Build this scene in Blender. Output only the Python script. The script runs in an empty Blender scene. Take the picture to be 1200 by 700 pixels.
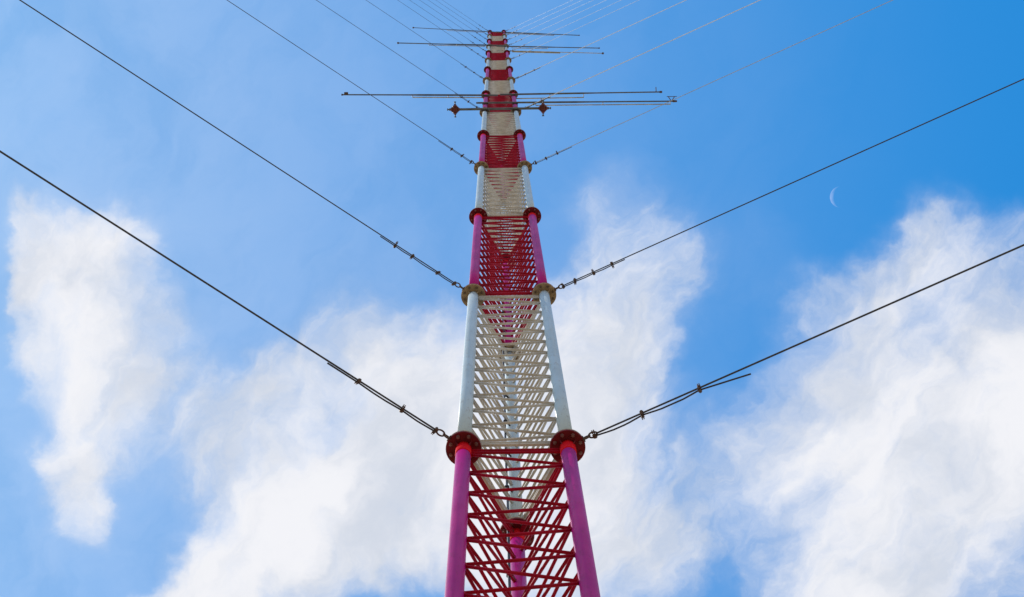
import bpy, bmesh, math, random
from mathutils import Vector, Matrix
random.seed(7)
R = math.radians
sc = bpy.context.scene
COL = sc.collection

# ------------------------------------------------------------------ view settings
sc.view_settings.view_transform = 'Standard'
sc.view_settings.look = 'None'
sc.view_settings.gamma = 1.0
sc.view_settings.exposure = 0.35
sc.view_settings.use_curve_mapping = False
sc.cycles.max_bounces = 6
sc.cycles.transparent_max_bounces = 8

# ------------------------------------------------------------------ real sizes (metres)
X0, Y0 = -0.234, 2.961          # front left leg axis (the camera stands at x = y = 0)
FACE = 0.65                     # face width of the triangular mast
HS = 6.048                      # height of one bolted section
Z0 = 14.10                      # joint above the second section
LEG_R = 0.047
ROD_R = 0.0099
LEGS = [Vector((X0, Y0, 0)), Vector((X0 + FACE, Y0, 0)), Vector((X0 + FACE / 2, Y0 + FACE * 0.866, 0))]
CEN = (LEGS[0] + LEGS[1] + LEGS[2]) / 3
SUN = Vector((-0.65, 0.07, 0.755)).normalized()

def zk(k):
    return Z0 + HS * k

# ------------------------------------------------------------------ material helpers
def new_mat(name):
    m = bpy.data.materials.new(name)
    m.use_nodes = True
    nt = m.node_tree
    return m, nt, nt.nodes['Principled BSDF']

def paint(name, col, worn, grime, rough=0.35, coat=0.3, spec=0.5, grime_amt=0.5, scale=7.0, bump=0.12):
    """weathered gloss paint: chalky patches, streaks that run down the steel, small chips"""
    m, nt, b = new_mat(name)
    N, L = nt.nodes, nt.links
    tc = N.new('ShaderNodeTexCoord')
    mp = N.new('ShaderNodeMapping'); mp.inputs['Scale'].default_value = (1, 1, 0.22)
    L.new(tc.outputs['Object'], mp.inputs['Vector'])
    n1 = N.new('ShaderNodeTexNoise'); n1.inputs['Scale'].default_value = scale; n1.inputs['Detail'].default_value = 5
    L.new(mp.outputs[0], n1.inputs['Vector'])
    r1 = N.new('ShaderNodeMapRange'); r1.inputs[1].default_value = 0.42; r1.inputs[2].default_value = 0.68
    L.new(n1.outputs['Fac'], r1.inputs[0])
    mx = N.new('ShaderNodeMixRGB'); mx.inputs[1].default_value = (*col, 1); mx.inputs[2].default_value = (*worn, 1)
    L.new(r1.outputs[0], mx.inputs[0])
    n2 = N.new('ShaderNodeTexNoise'); n2.inputs['Scale'].default_value = scale * 5; n2.inputs['Detail'].default_value = 8
    n2.inputs['Roughness'].default_value = 0.65
    L.new(mp.outputs[0], n2.inputs['Vector'])
    r2 = N.new('ShaderNodeMapRange'); r2.inputs[1].default_value = 0.55; r2.inputs[2].default_value = 0.72
    r2.inputs[4].default_value = grime_amt
    L.new(n2.outputs['Fac'], r2.inputs[0])
    m2 = N.new('ShaderNodeMixRGB'); m2.inputs[2].default_value = (*grime, 1)
    L.new(r2.outputs[0], m2.inputs[0]); L.new(mx.outputs[0], m2.inputs[1])
    L.new(m2.outputs[0], b.inputs['Base Color'])
    rr = N.new('ShaderNodeMapRange'); rr.inputs[3].default_value = rough * 0.8; rr.inputs[4].default_value = min(1, rough * 1.6)
    L.new(n1.outputs['Fac'], rr.inputs[0]); L.new(rr.outputs[0], b.inputs['Roughness'])
    b.inputs['Coat Weight'].default_value = coat
    b.inputs['Coat Roughness'].default_value = 0.25
    b.inputs['Specular IOR Level'].default_value = spec
    bp = N.new('ShaderNodeBump'); bp.inputs['Strength'].default_value = bump; bp.inputs['Distance'].default_value = 0.004
    L.new(n2.outputs['Fac'], bp.inputs['Height']); L.new(bp.outputs[0], b.inputs['Normal'])
    return m

M = {}
M['red'] = paint('crimson_rod_paint', (0.40, 0.001, 0.020), (0.27, 0.002, 0.018), (0.10, 0.008, 0.008), rough=0.5, coat=0.0, spec=0.12)
M['red_leg'] = paint('red_leg_paint_sky_tinted', (0.50, 0.001, 0.20), (0.34, 0.002, 0.17), (0.16, 0.004, 0.03), rough=0.34, coat=0.0, spec=0.08, grime_amt=0.5)  # magenta: blue sky reflection mixed into the red leg colour
M['red_flange'] = paint('dark_red_flange_paint', (0.20, 0.001, 0.010), (0.12, 0.001, 0.007), (0.02, 0.005, 0.005), rough=0.5, coat=0.0, spec=0.3)
M['red_glow_sleeve'] = paint('painted_red_glow', (0.88, 0.004, 0.006), (0.62, 0.006, 0.012), (0.30, 0.01, 0.01), rough=0.5, coat=0.0, spec=0.04, grime_amt=0.2)  # red glow on the leg below a flange, put into the colour
M['white'] = paint('grimy_white_rod_paint', (0.61, 0.56, 0.50), (0.45, 0.40, 0.35), (0.25, 0.18, 0.13), rough=0.55, coat=0.0)
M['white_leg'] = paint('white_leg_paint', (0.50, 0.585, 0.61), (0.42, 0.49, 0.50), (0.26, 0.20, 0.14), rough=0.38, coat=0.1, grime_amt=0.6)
M['white_flange'] = paint('stained_white_flange_paint', (0.42, 0.30, 0.18), (0.27, 0.18, 0.11), (0.08, 0.05, 0.03), rough=0.6, coat=0.0, scale=12, grime_amt=0.8)
M['beacon'] = paint('dark_red_lamp_paint', (0.12, 0.003, 0.003), (0.08, 0.003, 0.003), (0.03, 0.01, 0.01), rough=0.4, coat=0.2)

def metal(name, col, rough, met=0.8, scale=60):
    m, nt, b = new_mat(name)
    N, L = nt.nodes, nt.links
    tc = N.new('ShaderNodeTexCoord')
    n = N.new('ShaderNodeTexNoise'); n.inputs['Scale'].default_value = scale; n.inputs['Detail'].default_value = 6
    L.new(tc.outputs['Object'], n.inputs['Vector'])
    r = N.new('ShaderNodeValToRGB')
    r.color_ramp.elements[0].position = 0.35; r.color_ramp.elements[0].color = (*[c * 0.55 for c in col], 1)
    r.color_ramp.elements[1].position = 0.7; r.color_ramp.elements[1].color = (*col, 1)
    L.new(n.outputs['Fac'], r.inputs[0]); L.new(r.outputs[0], b.inputs['Base Color'])
    b.inputs['Metallic'].default_value = met; b.inputs['Roughness'].default_value = rough
    return m

M['wire'] = metal('shaded_guy_strand', (0.085, 0.08, 0.085), 0.55, 0.5)  # strand colour darkened for its shadowed look against the sky
M['strand_sunlit'] = metal('sunlit_guy_strand', (0.95, 0.95, 0.95), 0.5, 0.1)  # lit copy of the strand: sunlight on right-hand upper wires put into colour
M['strand_half_lit'] = metal('half_lit_guy_strand', (0.62, 0.62, 0.60), 0.5, 0.2)  # half-lit copy of the strand, light put into the colour
M['fitting'] = metal('rusty_wire_fitting', (0.16, 0.10, 0.075), 0.6, 0.5, 90)
M['boom'] = metal('dull_boom_steel', (0.17, 0.18, 0.19), 0.5, 0.5, 5)
M['tube'] = metal('pale_aluminium_tube', (0.62, 0.62, 0.58), 0.45, 0.4, 5)
M['red_bolt'] = metal('reddish_bolt_steel', (0.30, 0.14, 0.13), 0.4, 0.5)
M['white_bolt'] = metal('rusted_bolt_steel', (0.20, 0.13, 0.08), 0.5, 0.4)
M['rubber'] = metal('black_cable_sheath', (0.03, 0.03, 0.035), 0.5, 0.0, 30)

def concrete():
    m, nt, b = new_mat('cast_concrete')
    N, L = nt.nodes, nt.links
    tc = N.new('ShaderNodeTexCoord')
    n = N.new('ShaderNodeTexNoise'); n.inputs['Scale'].default_value = 5; n.inputs['Detail'].default_value = 9
    L.new(tc.outputs['Object'], n.inputs['Vector'])
    r = N.new('ShaderNodeValToRGB')
    r.color_ramp.elements[0].color = (0.18, 0.17, 0.15, 1); r.color_ramp.elements[1].color = (0.42, 0.40, 0.36, 1)
    L.new(n.outputs['Fac'], r.inputs[0]); L.new(r.outputs[0], b.inputs['Base Color'])
    b.inputs['Roughness'].default_value = 0.9
    return m
M['concrete'] = concrete()

def soil():
    m, nt, b = new_mat('dry_sandy_grassland')
    N, L = nt.nodes, nt.links
    tc = N.new('ShaderNodeTexCoord')
    n = N.new('ShaderNodeTexNoise'); n.inputs['Scale'].default_value = 0.15; n.inputs['Detail'].default_value = 10
    n.inputs['Roughness'].default_value = 0.65
    L.new(tc.outputs['Object'], n.inputs['Vector'])
    r = N.new('ShaderNodeValToRGB')
    e = r.color_ramp.elements
    e[0].position = 0.38; e[0].color = (0.22, 0.17, 0.08, 1); e[1].position = 0.62; e[1].color = (0.46, 0.34, 0.20, 1)
    L.new(n.outputs['Fac'], r.inputs[0]); L.new(r.outputs[0], b.inputs['Base Color'])
    b.inputs['Roughness'].default_value = 0.95
    n2 = N.new('ShaderNodeTexNoise'); n2.inputs['Scale'].default_value = 9; n2.inputs['Detail'].default_value = 8
    L.new(tc.outputs['Object'], n2.inputs['Vector'])
    bp = N.new('ShaderNodeBump'); bp.inputs['Distance'].default_value = 0.05
    L.new(n2.outputs['Fac'], bp.inputs['Height']); L.new(bp.outputs[0], b.inputs['Normal'])
    return m
M['soil'] = soil()

# ------------------------------------------------------------------ mesh helpers
def frame(d):
    d = d.normalized()
    a = Vector((0, 0, 1)) if abs(d.z) < 0.9 else Vector((1, 0, 0))
    u = d.cross(a).normalized()
    return u, d.cross(u).normalized()

def add_path(bm, pts, r, n=8, cap=True):
    """round tube through a list of points, r a number or one radius per point"""
    rs = r if isinstance(r, (list, tuple)) else [r] * len(pts)
    rings = []
    u = None
    for i, p in enumerate(pts):
        d = (pts[min(i + 1, len(pts) - 1)] - pts[max(i - 1, 0)]).normalized()
        if u is None:
            u, v = frame(d)
        else:
            u = (u - d * u.dot(d)).normalized()
            v = d.cross(u).normalized()
        rings.append([bm.verts.new(p + (u * math.cos(2 * math.pi * j / n) + v * math.sin(2 * math.pi * j / n)) * rs[i]) for j in range(n)])
    for a, b in zip(rings, rings[1:]):
        for j in range(n):
            bm.faces.new((a[j], a[(j + 1) % n], b[(j + 1) % n], b[j])).smooth = True
    if cap:
        bm.faces.new(list(reversed(rings[0])))
        bm.faces.new(rings[-1])

def add_lathe(bm, base, axis, prof, n=24, smooth=True):
    """prof: (distance along axis, radius) pairs"""
    u, v = frame(axis); a = axis.normalized()
    rings = []
    for h, r in prof:
        rings.append([bm.verts.new(base + a * h + (u * math.cos(2 * math.pi * j / n) + v * math.sin(2 * math.pi * j / n)) * r) for j in range(n)])
    for q, w in zip(rings, rings[1:]):
        for j in range(n):
            bm.faces.new((q[j], q[(j + 1) % n], w[(j + 1) % n], w[j])).smooth = smooth
    bm.faces.new(list(reversed(rings[0]))); bm.faces.new(rings[-1])

def add_box(bm, c, sx, sy, sz, rot=None, bev=0.0):
    r = bmesh.ops.create_cube(bm, size=1.0)
    mt = Matrix.Translation(c) @ (rot.to_4x4() if rot else Matrix.Identity(4)) @ Matrix.Diagonal((sx, sy, sz, 1))
    bmesh.ops.transform(bm, matrix=mt, verts=r['verts'])
    if bev:
        es = list({e for v in r['verts'] for e in v.link_edges})
        bmesh.ops.bevel(bm, geom=es, offset=bev, segments=2, affect='EDGES')

def add_torus(bm, c, axis, R0, r, n=20, m=8, stretch=None):
    u, v = frame(axis); a = axis.normalized()
    if stretch:                      # (direction, factor)
        u = (stretch[0] - a * stretch[0].dot(a)).normalized(); v = a.cross(u)
    f = stretch[1] if stretch else 1
    rings = []
    for i in range(n):
        t = 2 * math.pi * i / n
        o = u * math.cos(t) * f + v * math.sin(t)
        od = (u * math.cos(t) + v * math.sin(t) * f).normalized()
        rings.append([bm.verts.new(c + o * R0 + (od * math.cos(2 * math.pi * j / m) + a * math.sin(2 * math.pi * j / m)) * r) for j in range(m)])
    for i in range(n):
        q, w = rings[i], rings[(i + 1) % n]
        for j in range(m):
            bm.faces.new((q[j], q[(j + 1) % m], w[(j + 1) % m], w[j])).smooth = True

def obj(name, bm, mat, parent=None, loc=None):
    me = bpy.data.meshes.new(name)
    bmesh.ops.recalc_face_normals(bm, faces=bm.faces)
    bm.to_mesh(me); bm.free()
    me.materials.append(mat)
    o = bpy.data.objects.new(name, me)
    COL.objects.link(o)
    if loc is not None: o.location = loc
    if parent: o.parent = parent
    return o

def thing(name, label, cat, loc=(0, 0, 0), group=None):
    o = bpy.data.objects.new(name, None); COL.objects.link(o)
    o.location = loc; o.empty_display_size = 0.1
    o['label'] = label; o['category'] = cat
    if group: o['group'] = group
    return o

# ------------------------------------------------------------------ ground
bm = bmesh.new()
g = bmesh.ops.create_circle(bm, cap_ends=True, segments=96, radius=4000)
ground = obj('ground', bm, M['soil']); ground['kind'] = 'structure'

# ------------------------------------------------------------------ the mast
mast = thing('lattice_mast', 'tall three-legged lattice mast in bands of red and white paint', 'mast', (CEN.x, CEN.y, 0))
MO = Vector((CEN.x, CEN.y, 0))

bm = bmesh.new()
add_lathe(bm, Vector((0, 0, -0.3)), Vector((0, 0, 1)), [(0, 1.1), (0.62, 1.1), (0.68, 1.04), (0.7, 1.0)], 32, False)
obj('concrete_plinth', bm, M['concrete'], mast)
bm = bmesh.new()
for p in LEGS:
    a = p - MO; a.z = 2.0 - 0.02
    add_path(bm, [Vector((a.x * 0.28, a.y * 0.28, 0.41)), Vector((a.x, a.y, 1.96))], LEG_R, 16)
for t in (0.25, 0.5, 0.75):
    q = [Vector(((p - MO).x * (0.28 + 0.72 * t), (p - MO).y * (0.28 + 0.72 * t), 0.41 + 1.55 * t)) for p in LEGS]
    for i in range(3): add_path(bm, [q[i], q[(i + 1) % 3]], 0.014, 8)
obj('tapered_foot', bm, M['white'], mast)

def lattice_bm():
    """zig-zag rods on the three faces of one section, origin at the section's base centre"""
    bm = bmesh.new()
    NP = 12
    margin = 0.13
    for i, j in ((0, 1), (1, 2), (2, 0)):
        a0 = LEGS[i] - MO; b0 = LEGS[j] - MO
        d = (b0 - a0).normalized()
        a = a0 + d * (LEG_R - 0.004); b = b0 - d * (LEG_R - 0.004)
        def P(base, z): return Vector((base.x, base.y, z))
        for z in (0.075, margin, HS - margin, HS - 0.075):
            add_path(bm, [P(a, z), P(b, z)], ROD_R * (1.15 if z in (0.075, HS - 0.075) else 1.0), 8)
        pitch = (HS - 2 * margin - 0.06) / NP
        for s in range(NP):
            zt = HS - margin - 0.03 - s * pitch
            jt = random.uniform(-0.006, 0.006)
            zr = zt - pitch * 0.66 + jt
            zb = zt - pitch
            # bent rods: the bend at each leg leaves a short gap between the two strands
            add_path(bm, [P(a, zt - 0.016), P(b, zr + 0.016)], ROD_R, 8)
            add_path(bm, [P(b, zr - 0.016), P(a, zb + 0.016)], ROD_R, 8)
            add_path(bm, [P(b - d * 0.002, zr + 0.02), P(b + d * 0.003, zr), P(b - d * 0.002, zr - 0.02)], ROD_R * 1.25, 6)
            if s < NP - 1:
                add_path(bm, [P(a + d * 0.002, zb + 0.02), P(a - d * 0.003, zb), P(a + d * 0.002, zb - 0.02)], ROD_R * 1.25, 6)
    me = bm
    return me

def leg_bm():
    bm = bmesh.new()
    add_path(bm, [Vector((0, 0, z)) for z in (0.018, 1.5, 3.0, 4.5, HS - 0.018)], LEG_R, 28)
    return bm

def flange_bm(up):
    """bolted ring: bottom flange of a section (up=False) or its top flange (up=True); origin on the joint plane"""
    bm = bmesh.new()
    s = -1 if up else 1
    ax = Vector((0, 0, s))
    add_lathe(bm, ax * 0.0012, ax, [(0, 0.109), (0.003, 0.112), (0.018, 0.112), (0.021, 0.109)], 40, False)
    for q in range(8):
        t = R(22.5 + 45 * q)
        c = Vector((math.cos(t) * 0.086, math.sin(t) * 0.086, 0)) + ax * 0.0212
        add_lathe(bm, c, ax, [(0, 0.0165), (0.002, 0.0165)], 16, False)
    for q in range(4):
        t = R(45 + 90 * q)
        d = Vector((math.cos(t), math.sin(t), 0)); nrm = Vector((-d.y, d.x, 0)) * 0.003
        p0 = d * 0.046 + ax * 0.0215; p1 = d * 0.074 + ax * 0.0215; p2 = d * 0.046 + ax * 0.085
        vs = [bm.verts.new(p + n_) for n_ in (nrm, -nrm) for p in (p0, p1, p2)]
        bm.faces.new((vs[0], vs[1], vs[2])); bm.faces.new((vs[5], vs[4], vs[3]))
        for a, b in ((0, 1), (1, 2), (2, 0)):
            bm.faces.new((vs[a], vs[b], vs[b + 3], vs[a + 3]))
    add_bolts(bm, ax)
    return bm

def add_bolts(bm, ax):
    before = set(bm.faces)
    for q in range(8):
        t = R(22.5 + 45 * q)
        c = Vector((math.cos(t) * 0.086, math.sin(t) * 0.086, 0)) + ax * 0.0236
        add_lathe(bm, c, ax, [(0, 0.0125), (0.014, 0.0125), (0.0155, 0.011)], 6, False)
        add_lathe(bm, c + ax * 0.0156, ax, [(0, 0.0065), (0.013, 0.0065)], 8, False)
    for f in bm.faces:
        if f not in before: f.material_index = 1

def red_glow_sleeve_bm():  # added sleeve that carries the painted red glow under a flange
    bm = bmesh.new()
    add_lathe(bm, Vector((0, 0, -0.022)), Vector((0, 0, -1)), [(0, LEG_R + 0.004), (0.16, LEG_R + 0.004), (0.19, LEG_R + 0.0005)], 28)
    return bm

proto = {}
K_LO, K_HI = -2, 13
for k in range(K_LO, K_HI + 1):
    red = (k % 2 == 1)
    tone = 'red' if red else 'white'
    if tone not in proto:
        s = obj('mast_section', lattice_bm(), M[tone], mast)
        s['label'] = ('crimson red' if red else 'grimy white') + ' painted section of zig-zag rods'
        kids = []
        for p in LEGS:
            rel = p - MO
            l = obj('leg', leg_bm(), M['red_leg' if red else 'white_leg'], s, rel)
            kids.append(l)
            kids.append(obj('flange', flange_bm(False), M[tone + '_flange'], s, rel))
            kids.append(obj('flange', flange_bm(True), M[tone + '_flange'], s, rel + Vector((0, 0, HS))))
            for fl in kids[-2:]: fl.data.materials.append(M[tone + '_bolt'])
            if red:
                kids.append(obj('red_glow_sleeve', red_glow_sleeve_bm(), M['red_glow_sleeve'], s, rel + Vector((0, 0, HS))))
        proto[tone] = (s, kids)
        root = s
    else:
        s0, kids = proto[tone]
        root = s0.copy(); COL.objects.link(root); root.parent = mast
        for c in kids:
            n_ = c.copy(); COL.objects.link(n_); n_.parent = root
    root.location = (0, 0, zk(k))

# black feeder cable clipped along the inside of the rear leg
back = LEGS[2]
feeder = thing('feeder_cable', 'black feeder cable clipped up the inside of the mast beside its rear leg', 'cable', (back.x - 0.055, back.y - 0.075, 0.4))
bm = bmesh.new()
pts = []
for i in range(150):
    z = i * 0.62
    pts.append(Vector((random.uniform(-0.003, 0.003), random.uniform(-0.003, 0.003), z)))
add_path(bm, pts, 0.009, 8)
obj('cable', bm, M['rubber'], feeder)
bm = bmesh.new()
add_box(bm, Vector((0, 0, 0)), 0.032, 0.030, 0.022, None, 0.004)
add_box(bm, Vector((0.026, 0.020, 0)), 0.030, 0.012, 0.018, Matrix.Rotation(R(45), 3, 'Z'), 0.002)
cl0 = obj('clip', bm, M['rubber'], feeder, (0, 0, 1.5))
for i in range(1, 80):
    c = cl0.copy(); COL.objects.link(c); c.parent = feeder
    c.location = (0, 0, 1.5 + i * 1.008)

# ------------------------------------------------------------------ guy wires
ANCHOR = {'L': 37.5, 'R': 27.2}     # degrees behind the mast face
AR = 50.0
SIDE = {'L': -1, 'R': 1}
def clip_bm():
    """wire-rope clip: saddle, U-bolt and its two nuts, along +X, standing off towards +Z"""
    bm = bmesh.new()
    add_box(bm, Vector((0, 0, 0)), 0.024, 0.034, 0.024, None, 0.005)
    for x in (-0.0065, 0.0065):
        add_path(bm, [Vector((x, 0, 0.005)), Vector((x, 0, 0.044))], 0.0042, 8)
        add_lathe(bm, Vector((x, 0, 0.018)), Vector((0, 0, 1)), [(0, 0.0075), (0.011, 0.0075)], 6, False)
    add_path(bm, [Vector((0, -0.011, -0.016)), Vector((0, 0.011, -0.016))], 0.014, 8)
    return bm
_b = clip_bm(); CLIP = bpy.data.meshes.new('rope_clip'); bmesh.ops.recalc_face_normals(_b, faces=_b.faces); _b.to_mesh(CLIP); _b.free(); CLIP.materials.append(M['fitting'])

def guy(side, k, label, clips, tail, splay=0.0):
    rw = 0.0060 if k < 1 else (0.0052 if k < 3 else (0.0075 if side == 'R' and 4 < k < 9 else 0.0045))
    strand = M['strand_sunlit'] if (side == 'R' and k >= 5) else (M['strand_half_lit'] if (side == 'R' and k == 3) else M['wire'])
    sg = SIDE[side]
    az = R(ANCHOR[side])
    leg = LEGS[0] if side == 'L' else LEGS[1]
    d = Vector((sg * math.cos(az), -math.sin(az), 0))
    zj = zk(k)
    eye = leg + d * 0.118; eye.z = zj - 0.012
    end = leg + d * AR; end.z = 0.35
    run = (end - eye); Ln = run.length; dn = run.normalized()
    root = thing('guy_wire', label, 'guy wire', eye, 'steel guy wires stretched from the mast flanges')
    up = Vector((0, 0, 1)); side_v = dn.cross(up).normalized(); nv = side_v.cross(dn).normalized()
    # lug and shackle
    bm = bmesh.new()
    add_torus(bm, d * 0.012, side_v, 0.020, 0.0062, 20, 8, (dn, 1.35))
    add_path(bm, [side_v * 0.02 - d * 0.006, side_v * -0.02 - d * 0.006], 0.0065, 8)
    obj('shackle', bm, M['fitting'], root)
    bm = bmesh.new()
    add_torus(bm, dn * 0.062, nv, 0.017, 0.0058, 20, 8, (dn, 1.7))
    obj('thimble', bm, M['fitting'], root)
    # main strand, with the slight sag of a tensioned guy
    s0 = 0.085
    bm = bmesh.new(); pts = []
    n = 40
    for i in range(n + 1):
        t = (i / n) ** 2.0
        s = s0 + (Ln - s0) * t
        f = s / Ln
        pts.append(dn * s + up * (-4 * 0.0022 * Ln * f * (1 - f)))
    add_path(bm, pts, rw, 8)
    obj('strand', bm, strand, root)
    def on(s):
        f = s / Ln
        return dn * s + up * (-4 * 0.0022 * Ln * f * (1 - f))
    # dead end that is folded back and clamped
    bm = bmesh.new(); pts = []
    m = 28
    for i in range(m + 1):
        s = s0 + (tail - s0) * i / m
        gap = min([abs(s - c) for c in clips])
        off = 0.0125 + (0.012 if splay else 0.005) * min(1, gap / 0.12) * (1 if s > clips[0] else 0)
        if s > clips[-1]:
            off = 0.0135 + splay * (s - clips[-1])
        pts.append(on(s) - side_v * (off * sg) + nv * 0.002)
    add_path(bm, pts, rw * 0.92, 8)
    obj('dead_end', bm, M['wire'], root)
    for q, s in enumerate(clips):
        c = bpy.data.objects.new('rope_clip', CLIP); COL.objects.link(c); c.parent = root
        roll = R((90 if q % 2 else -90) + random.uniform(-40, 40)) + R(20)
        rot = Matrix((dn, side_v, nv)).transposed() @ Matrix.Rotation(roll, 3, 'X')
        c.matrix_local = Matrix.Translation(on(s) - side_v * (0.006 * sg)) @ rot.to_4x4() @ Matrix.Diagonal((random.uniform(0.75, 0.95), 0.88, random.uniform(0.75, 1.0), 1))
    return root

LV = {
 0: ('the lowest red flange', [0.10, 0.36, 0.70], 0.93),
 1: ('the lowest whitish flange', [0.10, 0.30, 0.60, 0.80], 0.97),
 3: ('the second whitish flange from below', [0.08, 0.28, 0.50], 0.78),
 5: ('the whitish flange just beneath the arm with two red lamps', [0.12, 0.40, 0.62], 0.85),
 7: ('the whitish flange next above the lowest long booms', [0.12, 0.45, 0.85], 1.1),
 9: ('the whitish flange just below the upper right booms', [0.15, 0.5, 0.9], 1.3),
 10: ('the red flange level with the thin upper right boom', [0.2, 0.7, 1.0], 1.2),
 11: ('the whitish flange right at the middle booms', [0.2, 0.6, 1.0], 1.3),
 12: ('the third joint down from the tip', [0.2, 0.7, 1.0], 1.3),
 13: ('the joint one band below the tip', [0.2, 0.7, 1.0], 1.3),
 14: ('the very tip of the mast', [0.2, 0.7, 1.0], 1.2),
}
for k, (where, clips, tail) in LV.items():
    for side, word in (('L', 'leftward'), ('R', 'rightward')):
        cl, tl, sp = list(clips), tail, 0.0
        if (side, k) == ('R', 0): cl, tl, sp = [0.07, 0.41, 0.81], 1.14, 0.11
        if (side, k) == ('R', 1): cl, tl = [0.08, 0.21, 0.41, 0.61], 0.74
        guy(side, k, 'guy wire running %s from %s' % (word, where), cl, tl, sp)
# concrete anchor blocks that hold the wires
for side in 'LR':
    sg = SIDE[side]; az = R(ANCHOR[side]); leg = LEGS[0] if side == 'L' else LEGS[1]
    p = leg + Vector((sg * math.cos(az), -math.sin(az), 0)) * AR
    t = thing('guy_anchor', 'concrete anchor block at the foot of the %s guy wires' % ('left' if side == 'L' else 'right'), 'anchor', (p.x, p.y, 0))
    bm = bmesh.new(); add_box(bm, Vector((0, 0, 0.0)), 1.4, 1.4, 0.7, None, 0.04); obj('block', bm, M['concrete'], t)
    bm = bmesh.new(); add_torus(bm, Vector((0, 0, 0.37)), Vector((0, 1, 0)), 0.09, 0.02); obj('anchor_eye', bm, M['fitting'], t)

# ------------------------------------------------------------------ booms and the lamp arm
F = 2.885 / 2.961
def sp(x, y, z):
    """survey point beside the mast -> the plane just in front of the legs"""
    return Vector((x * F, y * F, (z - 1.6) * F + 1.6))

def boom(label, a, b, r=0.019, second=None, tip='plug', group='long horizontal booms fixed across the mast', legx=None, mat='boom'):
    a, b = sp(*a), sp(*b)
    root = thing('antenna_boom', label, 'boom', a, group)
    v = b - a; L_ = v.length; dn = v.normalized()
    n = 12
    droop = lambda t: Vector((0, 0, -0.05 * t * t))
    bm = bmesh.new()
    add_path(bm, [v * (i / n) + droop(i / n) for i in range(n + 1)], [r * (1.15 if i < 7 else 0.85) for i in range(n + 1)], 12)
    obj('tube', bm, M[mat], root)
    if second:
        s0, s1, off, rr = second
        bm = bmesh.new()
        offv = Vector((0, 1, 0)) * off
        q = [v * (s0 + (s1 - s0) * i / 10) + droop(s0 + (s1 - s0) * i / 10) + offv for i in range(11)]
        add_path(bm, q, rr, 10)
        for t in (0, 5, 10):
            add_path(bm, [q[t], q[t] - offv], rr * 0.6, 8)
        obj('radiator_tube', bm, M['tube'], root)
    # U-bolt plates on the legs it passes
    for lx in legx:
        t = (lx - a.x) / v.x
        c = v * t
        bm = bmesh.new()
        add_box(bm, c + Vector((0, 0.028, 0)), 0.13, 0.012, 0.13, None, 0.004)
        for z in (-0.04, 0.04):
            add_path(bm, [c + Vector((x_, y_, z)) for x_, y_ in ((-0.052, 0.02), (-0.052, 0.09), (-0.03, 0.13), (0.03, 0.13), (0.052, 0.09), (0.052, 0.02))], 0.006, 8)
        obj('clamp_plate', bm, M['fitting'], root)
    e = v + droop(1)
    bm = bmesh.new()
    if tip == 'ball':
        add_lathe(bm, e - dn * 0.02, dn, [(0, 0.02), (0.01, 0.032), (0.035, 0.04), (0.06, 0.032), (0.075, 0.012)], 14)
    elif tip == 'box':
        add_box(bm, e - dn * 0.08 + Vector((0, -0.03, 0)), 0.09, 0.06, 0.06, None, 0.006)
        add_lathe(bm, e, dn, [(0, 0.022), (0.03, 0.022)], 12)
    elif tip == 'spike':
        add_path(bm, [e - dn * 0.11, e - dn * 0.11 + Vector((0, -0.11, 0.05))], 0.010, 8)
        add_lathe(bm, e - dn * 0.03, dn, [(0, 0.026), (0.06, 0.024)], 12)
    elif tip == 'fork':
        for s in (-1, 1):
            add_path(bm, [e - dn * 0.06, e - dn * 0.06 + Vector((0.07 * s, -0.10, 0.03))], 0.009, 8)
        add_path(bm, [e - dn * 0.16 + Vector((0, -0.10, 0.03)), e + dn * 0.06 + Vector((0, -0.10, 0.03))], 0.007, 8)
        add_lathe(bm, e - dn * 0.03, dn, [(0, 0.026), (0.09, 0.020)], 12)
    else:
        add_lathe(bm, e - dn * 0.02, dn, [(0, 0.024), (0.05, 0.024)], 12)
    obj('end_fitting', bm, M['fitting'], root)
    return root

LX, RX = X0 * 1.0, X0 + FACE
boom('dark boom reaching left from the red band, the lowest and longest on that side', (0.05, 2.961, 50.16), (-3.62, 2.90, 50.26), 0.018, (0.09, 0.55, 0.055, 0.013), 'box', legx=[LX])
boom('upper of the two long right booms, ending in a short upright spike', (0.10, 2.961, 50.42), (3.92, 2.95, 50.42), 0.018, (0.10, 0.52, 0.10, 0.013), 'spike', legx=[RX])
boom('lower of the two long right booms, with a forked end fitting', (-0.44, 2.96, 47.45), (3.98, 2.98, 47.45), 0.018, (0.30, 0.98, 0.065, 0.012), 'fork', legx=[LX, RX])
boom('boom reaching left between the lowest and the topmost left booms', (0.45, 2.961, 81.52), (-3.74, 2.80, 81.52), 0.022, (0.20, 0.72, 0.05, 0.014), 'ball', legx=[LX, RX])
boom('upper boom of the close right pair near the mast head', (0.05, 2.961, 81.17), (4.01, 3.09, 81.17), 0.020, (0.15, 0.5, 0.06, 0.012), 'plug', legx=[RX])
boom('lower boom of the close right pair near the mast head', (0.05, 2.961, 76.78), (3.91, 3.11, 76.78), 0.016, (0.15, 0.6, 0.03, 0.018), 'ball', legx=[RX], mat='tube')
boom('topmost thin boom reaching left from the mast tip', (0.10, 2.961, 101.18 - 2.4), (-3.82, 2.70, 101.18 - 2.4), 0.017, (0.15, 0.6, 0.05, 0.010), 'ball', legx=[LX])
boom('topmost thin boom reaching right from the mast tip', (0.05, 2.961, 99.0), (3.97, 3.17, 99.0), 0.022, (0.10, 0.7, 0.05, 0.016), 'plug', legx=[RX])

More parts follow.
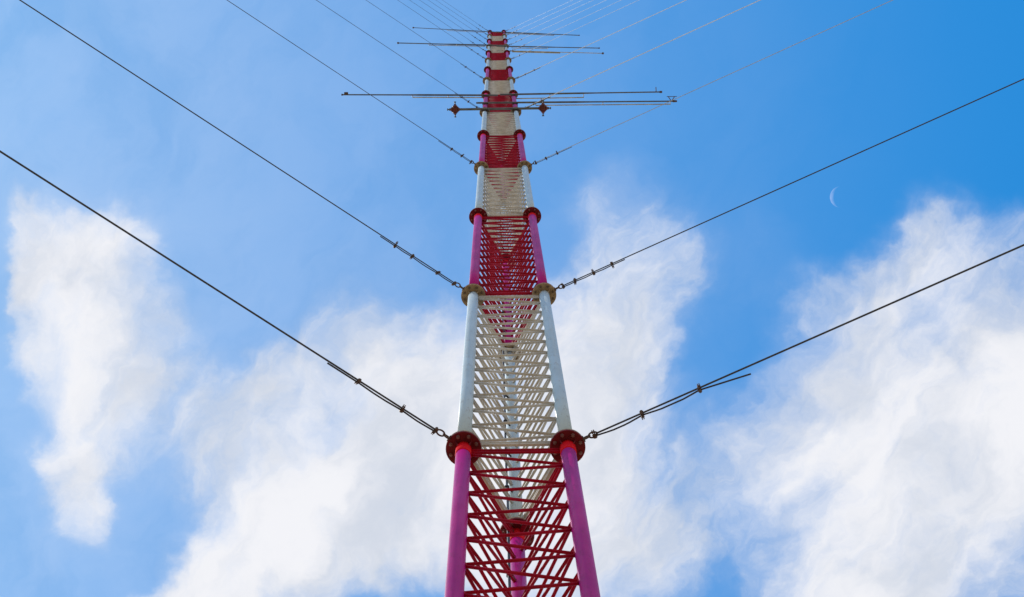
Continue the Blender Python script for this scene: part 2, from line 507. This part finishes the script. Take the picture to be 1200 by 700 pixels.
a, b = sp(-1.0, 2.955, 45.32), sp(1.13, 2.955, 45.32)
arm = thing('lamp_arm', 'dark crossarm with a spiked red warning lamp at each end', 'crossarm', a)
v = b - a
bm = bmesh.new(); add_path(bm, [v * (i / 6) for i in range(7)], 0.026, 12)
obj('tube', bm, M['boom'], arm)
for lx in (LX, RX):
    c = v * ((lx - a.x) / v.x)
    bm = bmesh.new(); add_box(bm, c + Vector((0, 0.034, 0)), 0.14, 0.012, 0.14, None, 0.004)
    for z in (-0.045, 0.045):
        add_path(bm, [c + Vector((x_, y_, z)) for x_, y_ in ((-0.052, 0.03), (-0.052, 0.10), (-0.03, 0.14), (0.03, 0.14), (0.052, 0.10), (0.052, 0.03))], 0.007, 8)
    obj('clamp_plate', bm, M['fitting'], arm)
for s, e in ((-1, v * 0.06), (1, v * 0.94)):
    bm = bmesh.new()
    prof = [(-0.075, 0.02), (-0.06, 0.05), (-0.035, 0.073), (0, 0.083), (0.035, 0.073), (0.06, 0.05), (0.075, 0.02)]
    add_lathe(bm, e, Vector((0, 0, 1)), prof, 20)
    for dv in (Vector((0, 1, 0)), Vector((0, -1, 0)), Vector((1, 0, 0)), Vector((-1, 0, 0))):
        add_lathe(bm, e + dv * 0.05, dv, [(0, 0.066), (0.03, 0.040), (0.066, 0.014)], 16)
    lamp = obj('warning_lamp', bm, M['beacon'], arm)
    bm = bmesh.new()
    for dv in (Vector((0, 1, 0)), Vector((0, -1, 0)), Vector((s, 0, 0))):
        add_path(bm, [e + dv * 0.085, e + dv * 0.165], 0.012, 8)
        add_lathe(bm, e + dv * 0.145, dv, [(0, 0.024), (0.02, 0.024)], 10)
    obj('spike', bm, M['boom'], lamp)

# ------------------------------------------------------------------ the day moon: only its sunlit lune, on a real sphere
MD = 3000.0
mdir = Vector((0.16530, 0.11090, 0.97995)).normalized()
mr = 15.4
east = (SUN - mdir * SUN.dot(mdir)).normalized()         # towards the sun, across the line of sight
north = mdir.cross(east).normalized()
tosun = SUN
bm = bmesh.new()
rows = []
NU, NV = 24, 12
half = math.acos(max(-1, min(1, SUN.dot(mdir))))         # elongation: how much of the disc is lit
for i in range(NU + 1):
    lat = math.pi * (i / NU - 0.5) * 0.995
    row = []
    for j in range(NV + 1):
        ph = half * j / NV                                  # 0 = limb, half = terminator
        # direction on the sphere, seen from the camera: east at the limb, turning to face the viewer
        o = (east * math.cos(ph) - mdir * math.sin(ph)) * math.cos(lat) + north * math.sin(lat)
        row.append(bm.verts.new(o * mr))
    rows.append(row)
for q, w_ in zip(rows, rows[1:]):
    for j in range(NV):
        bm.faces.new((q[j], q[j + 1], w_[j + 1], w_[j])).smooth = True
m = bpy.data.materials.new('sunlit_moon'); m.use_nodes = True
nt = m.node_tree; nt.nodes.clear()
N, L = nt.nodes, nt.links
ge = N.new('ShaderNodeNewGeometry')
dt = N.new('ShaderNodeVectorMath'); dt.operation = 'DOT_PRODUCT'; dt.inputs[1].default_value = tosun
L.new(ge.outputs['Normal'], dt.inputs[0])
ab = N.new('ShaderNodeMath'); ab.operation = 'ABSOLUTE'; L.new(dt.outputs['Value'], ab.inputs[0])
cr = N.new('ShaderNodeTexNoise'); cr.inputs['Scale'].default_value = 3.0
pw = N.new('ShaderNodeMath'); pw.operation = 'POWER'; pw.inputs[1].default_value = 0.7; L.new(ab.outputs[0], pw.inputs[0])
ml = N.new('ShaderNodeMath'); ml.operation = 'MULTIPLY'; L.new(pw.outputs[0], ml.inputs[0]); L.new(cr.outputs['Fac'], ml.inputs[1])
ms = N.new('ShaderNodeMath'); ms.operation = 'MULTIPLY'; ms.inputs[1].default_value = 0.8; L.new(ml.outputs[0], ms.inputs[0])
em = N.new('ShaderNodeEmission'); em.inputs[0].default_value = (0.62, 0.50, 0.40, 1)
L.new(ms.outputs[0], em.inputs[1])
tr = N.new('ShaderNodeBsdfTransparent'); ad = N.new('ShaderNodeAddShader'); out = N.new('ShaderNodeOutputMaterial')
L.new(em.outputs[0], ad.inputs[0]); L.new(tr.outputs[0], ad.inputs[1]); L.new(ad.outputs[0], out.inputs['Surface'])
moon = obj('moon', bm, m, None, mdir * MD + Vector((0, 0, 1.6)))
moon['label'] = 'pale daytime crescent moon in the blue gap between the clouds'
moon['category'] = 'moon'

# ------------------------------------------------------------------ sky: Nishita air with a layer of broken cloud
w = bpy.data.worlds.new('World'); sc.world = w; w.use_nodes = True
nt = w.node_tree; nt.nodes.clear(); N, L = nt.nodes, nt.links
def math_(op, a, b=None, clamp=False):
    n = N.new('ShaderNodeMath'); n.operation = op; n.use_clamp = clamp
    for i, x in enumerate((a, b)):
        if x is None: continue
        if isinstance(x, (int, float)): n.inputs[i].default_value = x
        else: L.new(x, n.inputs[i])
    return n.outputs[0]
def vmath(op, a, b=None, s=None):
    n = N.new('ShaderNodeVectorMath'); n.operation = op
    for i, x in enumerate((a, b)):
        if x is None: continue
        if isinstance(x, (tuple, list, Vector)): n.inputs[i].default_value = x
        else: L.new(x, n.inputs[i])
    if s is not None: n.inputs['Scale'].default_value = s
    return n.outputs['Value'] if op in ('LENGTH', 'DOT_PRODUCT') else n.outputs[0]
def smooth(x, a, b, lo=0.0, hi=1.0):
    n = N.new('ShaderNodeMapRange'); n.interpolation_type = 'SMOOTHSTEP'
    L.new(x, n.inputs[0]); n.inputs[1].default_value = a; n.inputs[2].default_value = b
    n.inputs[3].default_value = lo; n.inputs[4].default_value = hi
    return n.outputs[0]
def noise(v, scale, detail, rough=0.55, dist=0.0):
    n = N.new('ShaderNodeTexNoise'); n.inputs['Scale'].default_value = scale; n.inputs['Detail'].default_value = detail
    n.inputs['Roughness'].default_value = rough; n.inputs['Distortion'].default_value = dist
    L.new(v, n.inputs['Vector']); return n
tc = N.new('ShaderNodeTexCoord')
sep = N.new('ShaderNodeSeparateXYZ'); L.new(tc.outputs['Generated'], sep.inputs[0])
zc = math_('MAXIMUM', sep.outputs[2], 0.06)
cmb = N.new('ShaderNodeCombineXYZ')
L.new(math_('DIVIDE', sep.outputs[0], zc), cmb.inputs[0]); L.new(math_('DIVIDE', sep.outputs[1], zc), cmb.inputs[1])
P = cmb.outputs[0]                                       # position on the cloud layer, in units of its height
wn = noise(P, 14, 3); wv = vmath('SUBTRACT', wn.outputs['Color'], (0.5, 0.5, 0.5))
wn2 = noise(P, 46, 4, 0.6); wv2 = vmath('SUBTRACT', wn2.outputs['Color'], (0.5, 0.5, 0.5))
Q = vmath('ADD', vmath('ADD', P, vmath('SCALE', wv, s=0.06)), vmath('SCALE', wv2, s=0.022))
# (x, y, half length a, half width b, turn in degrees, weight)
BLOBS = [(0.1163, 0.1544, 0.0509, 0.0594, 0, 0.14),
         (-0.2274, 0.2884, 0.0424, 0.0339, 0, 0.14),
         (-0.0439, 0.152, 0.0678, 0.0382, 0, 0.14),
         (-0.2018, 0.1539, 0.0594, 0.0466, 85, 0.75),
         (-0.2063, 0.2054, 0.0551, 0.0382, 80, 0.72),
         (-0.2138, 0.2555, 0.0403, 0.0212, 80, 0.7),
         (-0.1798, 0.1309, 0.036, 0.0297, -40, 0.5),
         (-0.1682, 0.206, 0.0721, 0.0339, 90, 0.42),
         (-0.2266, 0.145, 0.0339, 0.0212, 90, 0.4),
         (-0.2344, 0.1748, 0.0382, 0.0127, 90, 0.4),
         (-0.1071, 0.2904, 0.1018, 0.0466, -30, 1.0),
         (-0.0547, 0.2558, 0.089, 0.0678, 0, 0.9),
         (-0.0279, 0.1952, 0.0721, 0.0445, -20, 0.7),
         (-0.0786, 0.1901, 0.0466, 0.0297, -40, 0.35),
         (-0.1264, 0.224, 0.0636, 0.0339, -55, 0.6),
         (-0.1597, 0.3163, 0.0551, 0.0191, -25, 0.7),
         (0.0135, 0.279, 0.0594, 0.0678, 0, 0.8),
         (0.0443, 0.1962, 0.0509, 0.0721, 0, 0.6),
         (0.0762, 0.1709, 0.0339, 0.0594, 20, 0.4),
         (0.0574, 0.1217, 0.0382, 0.0382, 20, 0.32),
         (0.0395, 0.2529, 0.0445, 0.0636, 0, 0.6),
         (0.065, 0.3021, 0.0466, 0.0424, 0, 0.5),
         (0.0996, 0.2671, 0.0466, 0.0721, 10, 0.45),
         (0.2115, 0.2732, 0.0975, 0.0975, 0, 0.95),
         (0.227, 0.1947, 0.0848, 0.0594, 25, 0.6),
         (0.2069, 0.1387, 0.0318, 0.0403, 25, 0.45),
         (0.1673, 0.1809, 0.0382, 0.0466, 30, 0.4),
         (0.1509, 0.2371, 0.0424, 0.0509, 0, 0.55),
         (0.2571, 0.2038, 0.0551, 0.0933, 0, 0.6),
         (0.2425, 0.1307, 0.0382, 0.0297, 0, 0.3),
         (0.1819, 0.3129, 0.0678, 0.0382, 0, 0.6)]
tot = None
for (bx, by, ba, bb, rot, wt) in BLOBS:
    d = vmath('SUBTRACT', Q, (bx, by, 0))
    vr = N.new('ShaderNodeVectorRotate'); vr.rotation_type = 'Z_AXIS'; vr.inputs['Angle'].default_value = R(-rot)
    L.new(d, vr.inputs['Vector'])
    sq = vmath('MULTIPLY', vr.outputs[0], (1 / ba, 1 / bb, 0))
    g_ = smooth(vmath('LENGTH', sq), 0.1, 1.15, wt, 0.0)
    tot = g_ if tot is None else math_('ADD', tot, g_)
# cloud elsewhere in the sky, beyond the part above the mast
far = smooth(vmath('LENGTH', vmath('SUBTRACT', P, (0, 0.17, 0))), 0.33, 0.6)
big = noise(P, 2.2, 4)
tot = math_('ADD', tot, math_('MULTIPLY', far, smooth(big.outputs['Fac'], 0.38, 0.68)))
tot = math_('MINIMUM', tot, 1.0)
turn = N.new('ShaderNodeVectorRotate'); turn.rotation_type = 'Z_AXIS'; turn.inputs['Angle'].default_value = R(56)
L.new(Q, turn.inputs['Vector'])
S = vmath('MULTIPLY', turn.outputs[0], (1.0, 1.75, 1.0))     # fibres drawn out along the wind
f1 = noise(S, 11, 12, 0.60, 0.1)
f2 = noise(S, 42, 10, 0.62, 0.2)
tex = math_('ADD', math_('MULTIPLY', math_('SUBTRACT', f1.outputs['Fac'], 0.5), 1.7), math_('MULTIPLY', math_('SUBTRACT', f2.outputs['Fac'], 0.5), 0.95))
dens = math_('MULTIPLY', math_('ADD', tot, tex), smooth(tot, 0.0, 0.4))
alpha = smooth(dens, 0.0, 1.1, 0.0, 0.95)
thin = smooth(tot, 0.0, 0.8, 0.0, 0.45)                     # thin vapour round the thicker cloud
alpha = math_('ADD', alpha, math_('MULTIPLY', math_('SUBTRACT', 1.0, alpha), thin))
veil = math_('MULTIPLY', smooth(vmath('LENGTH', vmath('MULTIPLY', vmath('SUBTRACT', P, (-0.28, 0.16, 0)), (1, 0.8, 0))), 0.0, 0.56, 0.37, 0.0), smooth(f1.outputs['Fac'], 0.2, 0.7, 0.85, 1.0))
alpha = math_('ADD', alpha, math_('MULTIPLY', math_('SUBTRACT', 1.0, alpha), veil))
hz = smooth(sep.outputs[2], 0.05, 0.88, 0.9, 0.0)            # the air whitens towards the horizon
alpha = math_('ADD', alpha, math_('MULTIPLY', math_('SUBTRACT', 1.0, alpha), hz))
# thick cloud greys slightly on its underside
f3 = noise(S, 9, 12, 0.58, 0.2)
und = smooth(f3.outputs['Fac'], 0.38, 0.68)
cc = N.new('ShaderNodeMixRGB'); cc.inputs[1].default_value = (0.72, 0.72, 0.745, 1); cc.inputs[2].default_value = (0.52, 0.555, 0.625, 1)
L.new(und, cc.inputs[0])
sky = N.new('ShaderNodeTexSky'); sky.sky_type = 'NISHITA'; sky.sun_disc = False
sky.sun_elevation = math.asin(SUN.z); sky.sun_rotation = math.atan2(SUN.x, SUN.y)
sky.altitude = 200; sky.air_density = 1.0; sky.dust_density = 0.6; sky.ozone_density = 2.0
hs = N.new('ShaderNodeHueSaturation'); hs.inputs['Saturation'].default_value = 1.25; hs.inputs['Value'].default_value = 1.0
L.new(sky.outputs[0], hs.inputs['Color'])
b1 = N.new('ShaderNodeBackground'); b1.inputs[1].default_value = 0.145
tn = N.new('ShaderNodeMixRGB'); tn.blend_type = 'MULTIPLY'; tn.inputs[0].default_value = 1.0; tn.inputs[2].default_value = (0.13, 1.30, 1.50, 1)
L.new(hs.outputs[0], tn.inputs[1])
ev = N.new('ShaderNodeMixRGB'); ev.inputs[0].default_value = 0.5; ev.inputs[2].default_value = (0.22, 1.60, 4.10, 1)   # clear air of even depth
L.new(tn.outputs[0], ev.inputs[1]); L.new(ev.outputs[0], b1.inputs[0])
b2 = N.new('ShaderNodeBackground'); b2.inputs[1].default_value = 1.0; L.new(cc.outputs[0], b2.inputs[0])
mx = N.new('ShaderNodeMixShader'); L.new(alpha, mx.inputs[0]); L.new(b1.outputs[0], mx.inputs[1]); L.new(b2.outputs[0], mx.inputs[2])
wo = N.new('ShaderNodeOutputWorld'); L.new(mx.outputs[0], wo.inputs['Surface'])
w.cycles.sampling_method = 'MANUAL'; w.cycles.sample_map_resolution = 1024

sl = bpy.data.lights.new('sun', 'SUN'); sl.energy = 2.2; sl.angle = R(0.53); sl.color = (1.0, 0.95, 0.88)
so = bpy.data.objects.new('sun', sl); COL.objects.link(so)
so.rotation_euler = (-SUN).to_track_quat('-Z', 'Y').to_euler(); so.location = (-20, 0, 60)

# ------------------------------------------------------------------ camera
cd = bpy.data.cameras.new('camera'); cd.lens = 72; cd.sensor_width = 36; cd.clip_start = 0.1; cd.clip_end = 12000
co = bpy.data.objects.new('camera', cd); COL.objects.link(co); sc.camera = co
C = Matrix(((0.999871084, 0.014710926, -0.006434638), (0.013499080, -0.987150096, -0.159224569), (-0.008694295, 0.159117181, -0.987221402)))
co.matrix_world = Matrix.Translation((0, 0, 1.6)) @ C.to_4x4()
